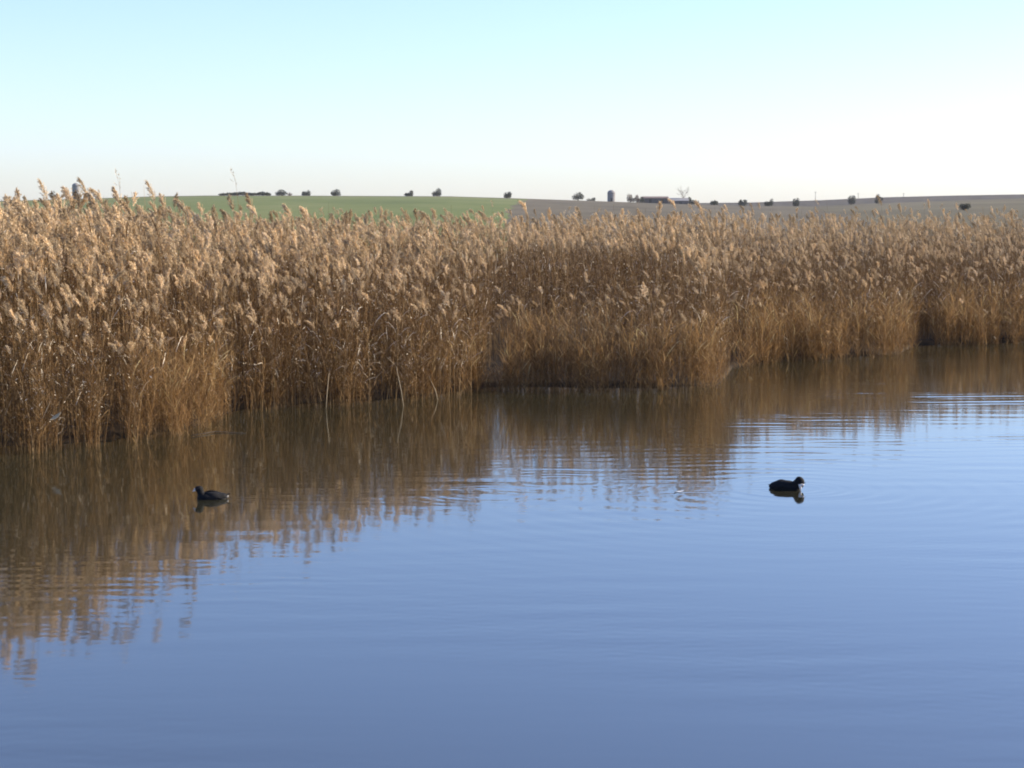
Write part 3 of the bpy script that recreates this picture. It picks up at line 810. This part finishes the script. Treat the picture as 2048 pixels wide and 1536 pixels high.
tree('brown_bush', 1272, 990, [(0,8,4.5,8), (4,4,4,5)], 'brown leafless bush next to the end of the dark barn', 'bush', 'brown leafless bushes by the silo', 10, M_BROWN, 500, .2, .8)
tree('small_tree', 1282, 989, [(0,7,4,6), (-1,4,4,4)], 'small dark tree at the left end of the dark barn', 'tree', None, 11, n=350, trunk=.8)
tree('small_tree', 1376, 988, [(0,10,3.5,5), (1,6,3.5,4)], 'small dark tree just right of the bare tree by the sheds', 'tree', None, 12, n=300, trunk=1)
tree('low_bush', 1387, 985, [(-5,4,6,5), (3,3.5,6,4.4)], 'low dark bush at the right end of the grey roofed shed', 'bush', None, 13, n=500, trunk=0)
tree('oak_tree', 1425, 1000, [(-3,4,5,4.5), (3,4,5,5), (0,3,8,3.5)], 'boxy low dark oak, first right of the farm sheds', 'tree', OAKS, 14)
tree('oak_tree', 1482, 1000, [(-4,6,5,6.5), (4,7,4.5,6.5), (0,4,8.5,4.5)], 'dark oak with a notched top, second right of the farm sheds', 'tree', OAKS, 15)
tree('oak_tree', 1534, 1000, [(-4,5,5.5,5), (5,8,4,7), (0,4,8.5,4.5)], 'dark oak lopsided to the right, third right of the farm sheds', 'tree', OAKS, 16)
tree('oak_tree', 1588, 1000, [(-3,8,4.5,8), (3,9,4,8), (0,5,7,5)], 'narrow dark oak with two peaks in front of the dark hill', 'tree', OAKS, 17, trunk=1.1)
tree('oak_tree', 1698, 1000, [(-3,10,5,8), (4,11,4.5,8), (0,6,7.5,6)], 'tall dark oak standing against the dark hill, left one of the last pair', 'tree', OAKS, 18, trunk=1.1)
tree('oak_tree', 1752, 1000, [(-1,11,5,7.5), (3,7,5.5,6), (-3,5,5.5,5)], 'dark oak with a rounded top, right one of the last pair', 'tree', OAKS, 19, trunk=1.1)
def ground_row(px, Y):                       # photo row at which the ground of that column and distance shows
    p = G(px, Y); dz = p.z - CAM_H
    return CY + F * -(dz*cp + Y*sp) / (Y*cp - dz*sp)
Y20 = min(range(150, 990, 10), key=lambda Y: abs(ground_row(1923, Y) - 420.5))
tree('oak_tree', 1923, Y20, [(-4,7,7,6), (4,8,7.5,6), (0,4.5,7,4.5)], 'flat oval dark tree alone in the stubble field on the right', 'tree', None, 20, n=1100, leaf=.22*Y20/1000, trunk=.3*Y20/1000)
bt = empty('bare_tree', G(1364, 988)); tag(bt, 'pale leafless tree with thin spreading branches behind the sheds', 'tree')
tb, bb = MB(), MB(); rr = random.Random(4)
tb.tube([Vector((0, 0, -.3)), Vector((.1, 0, 2)), Vector((.0, .1, 4))], [.2, .15, .1], 6)
def branch(p, d, L, r, depth):
    q = p + d*L*.55 + rvec(rr, .08); e = q + (d + rvec(rr, .15)).normalized()*L*.45
    bb.tube([p, q, e], [r, r*.75, r*.5], 4, cap=False)
    if depth:
        for _ in range(3): branch(q.lerp(e, rr.random()), (d + rvec(rr, .42) + Vector((0, 0, .15))).normalized(), L*.66, r*.6, depth-1)
for i in range(7): branch(Vector((.05, 0, 1.4 + .4*i)), Vector((rr.uniform(-.8, .8), rr.uniform(-.6, .6), 1)).normalized(), 2.9, .07, 3)
link('trunk', tb.mesh('trunk', [M_BROWN]), bt); link('branches', bb.mesh('branches', [M_BROWN]), bt)

M_STONE = plain('grey_render', (.21, .20, .195), .9, 1.2, .15); M_WALL = plain('dark_barn_wall', (.11, .095, .09), .9, .8, .25)
M_ROOF = plain('old_roof_tile', (.14, .10, .085), .85, 1.5, .25); M_PALE = plain('pale_sheet_roof', (.26, .25, .24), .6, .7, .12)
M_DOOR = plain('dark_doorway', (.03, .028, .026), .8); M_POLE = plain('weathered_pole', (.12, .10, .09), .9)
def silo(px, Y, w, h, label):
    k = Y/F; r, hh = w*k/2, h*k
    o = empty('silo', G(px, Y)); tag(o, label, 'silo', 'domed grey silos')
    a = MB(); n = 28
    a.tube([Vector((0, 0, -.5)), Vector((0, 0, hh - r*.9))], [r, r], n, cap=False)
    link('wall', a.mesh('wall', [M_STONE], True), o)
    d = MB(); ks = [i/7 for i in range(8)]
    d.tube([Vector((0, 0, hh - r*.9 + r*.9*math.sin(u*math.pi/2) + .002)) for u in ks], [max(.02, (r + .06)*math.cos(u*math.pi/2)) for u in ks], n)
    link('roof', d.mesh('roof', [M_STONE], True), o)
    f = MB(); f.box((-.45, -r - .04, -.3), (.45, -r + .3, 1.7)); link('door', f.mesh('door', [M_DOOR]), o)
silo(1221, 1000, 15.5, 23, 'grey domed silo on the brown ridge with a sunlit white right side')
silo(159, 930, 15, 33, 'grey domed silo half hidden behind tall reed plumes on the left')
def shed(px0, px1, Y, depth, wall_px, roof_px, label, mw, mr, doors):
    k = Y/F; W = (px1-px0)*k; c = G((px0+px1)/2, Y)
    o = empty('farm_shed', c); tag(o, label, 'shed', 'farm sheds on the ridge')
    h, rh = wall_px*k, roof_px*k
    a = MB(); a.box((-W/2, 0, -.8), (W/2, depth, h))
    a.add([(-W/2, 0, h), (-W/2, depth/2, h+rh-.06), (-W/2, depth, h)], [(0, 1, 2)]); a.add([(W/2, 0, h), (W/2, depth/2, h+rh-.06), (W/2, depth, h)], [(0, 2, 1)])
    link('wall', a.mesh('wall', [mw]), o)
    r = MB(); e = .3
    for sd in (0, 1):
        y0, y1 = (-.35, depth/2) if sd == 0 else (depth/2, depth + .35)
        z0, z1 = (h - .12, h + rh) if sd == 0 else (h + rh, h - .12)
        r.add([(-W/2-e, y0, z0), (W/2+e, y0, z0), (W/2+e, y1, z1), (-W/2-e, y1, z1), (-W/2-e, y0, z0+.14), (W/2+e, y0, z0+.14), (W/2+e, y1, z1+.14), (-W/2-e, y1, z1+.14)],
              [(0,3,2,1),(4,5,6,7),(0,1,5,4),(1,2,6,5),(2,3,7,6),(3,0,4,7)])
    link('roof', r.mesh('roof', [mr]), o)
    for x, w, hh in doors:
        f = MB(); f.box((x*W - w/2, -.05, 0), (x*W + w/2, .1, hh)); link('door', f.mesh('door', [M_DOOR]), o)
shed(1283, 1334, 992, 6, 10, 3, 'long dark barn with a flat looking dark roof among the bushes', M_WALL, M_ROOF, [(-.2, 1.4, 2.0), (.25, 1.8, 2.0)])
shed(1335, 1374, 984, 7, 6.5, 5, 'low shed with a pale grey roof right of the dark barn', M_WALL, M_PALE, [(.1, 1.5, 1.5)])
def pole(px, Y, top, label):
    o = empty('utility_pole', G(px, Y)); tag(o, label, 'pole', 'poles crossing the far hill')
    z = at_Y(px, top, Y).z - o.location.z
    a = MB(); a.tube([Vector((0, 0, -.5)), Vector((0, 0, z))], [.22, .16], 6); link('post', a.mesh('post', [M_POLE]), o)
    b = MB(); b.box((-1.1, -.08, z - .7), (1.1, .08, z - .5)); link('crossarm', b.mesh('crossarm', [M_POLE]), o)
pole(1626, 1750, 383, 'thin utility pole on the dark hill right of the narrow oak')
pole(1711, 1780, 386, 'faint utility pole on the dark hill between the last pair of oaks')
pole(1801, 1780, 386, 'faint utility pole on the far hill right of the last oaks')

# ------------------------------------------------------------------ air
hz = MB(); hz.box((-2500, -340, -1.6), (2500, 2750, 34))
hm = bpy.data.materials.new('haze'); hm.use_nodes = True
hn = hm.node_tree.nodes; hn.remove(hn['Principled BSDF'])
pv = hn.new('ShaderNodeVolumePrincipled'); pv.inputs['Color'].default_value = (.96, .98, 1, 1)
pv.inputs['Density'].default_value = 0.00006; pv.inputs['Anisotropy'].default_value = 0
hm.node_tree.links.new(pv.outputs[0], hn['Material Output'].inputs['Volume'])
ho = link('haze', hz.mesh('haze', [hm])); tag(ho, 'thin pale haze over the far fields', 'haze', kind='stuff')
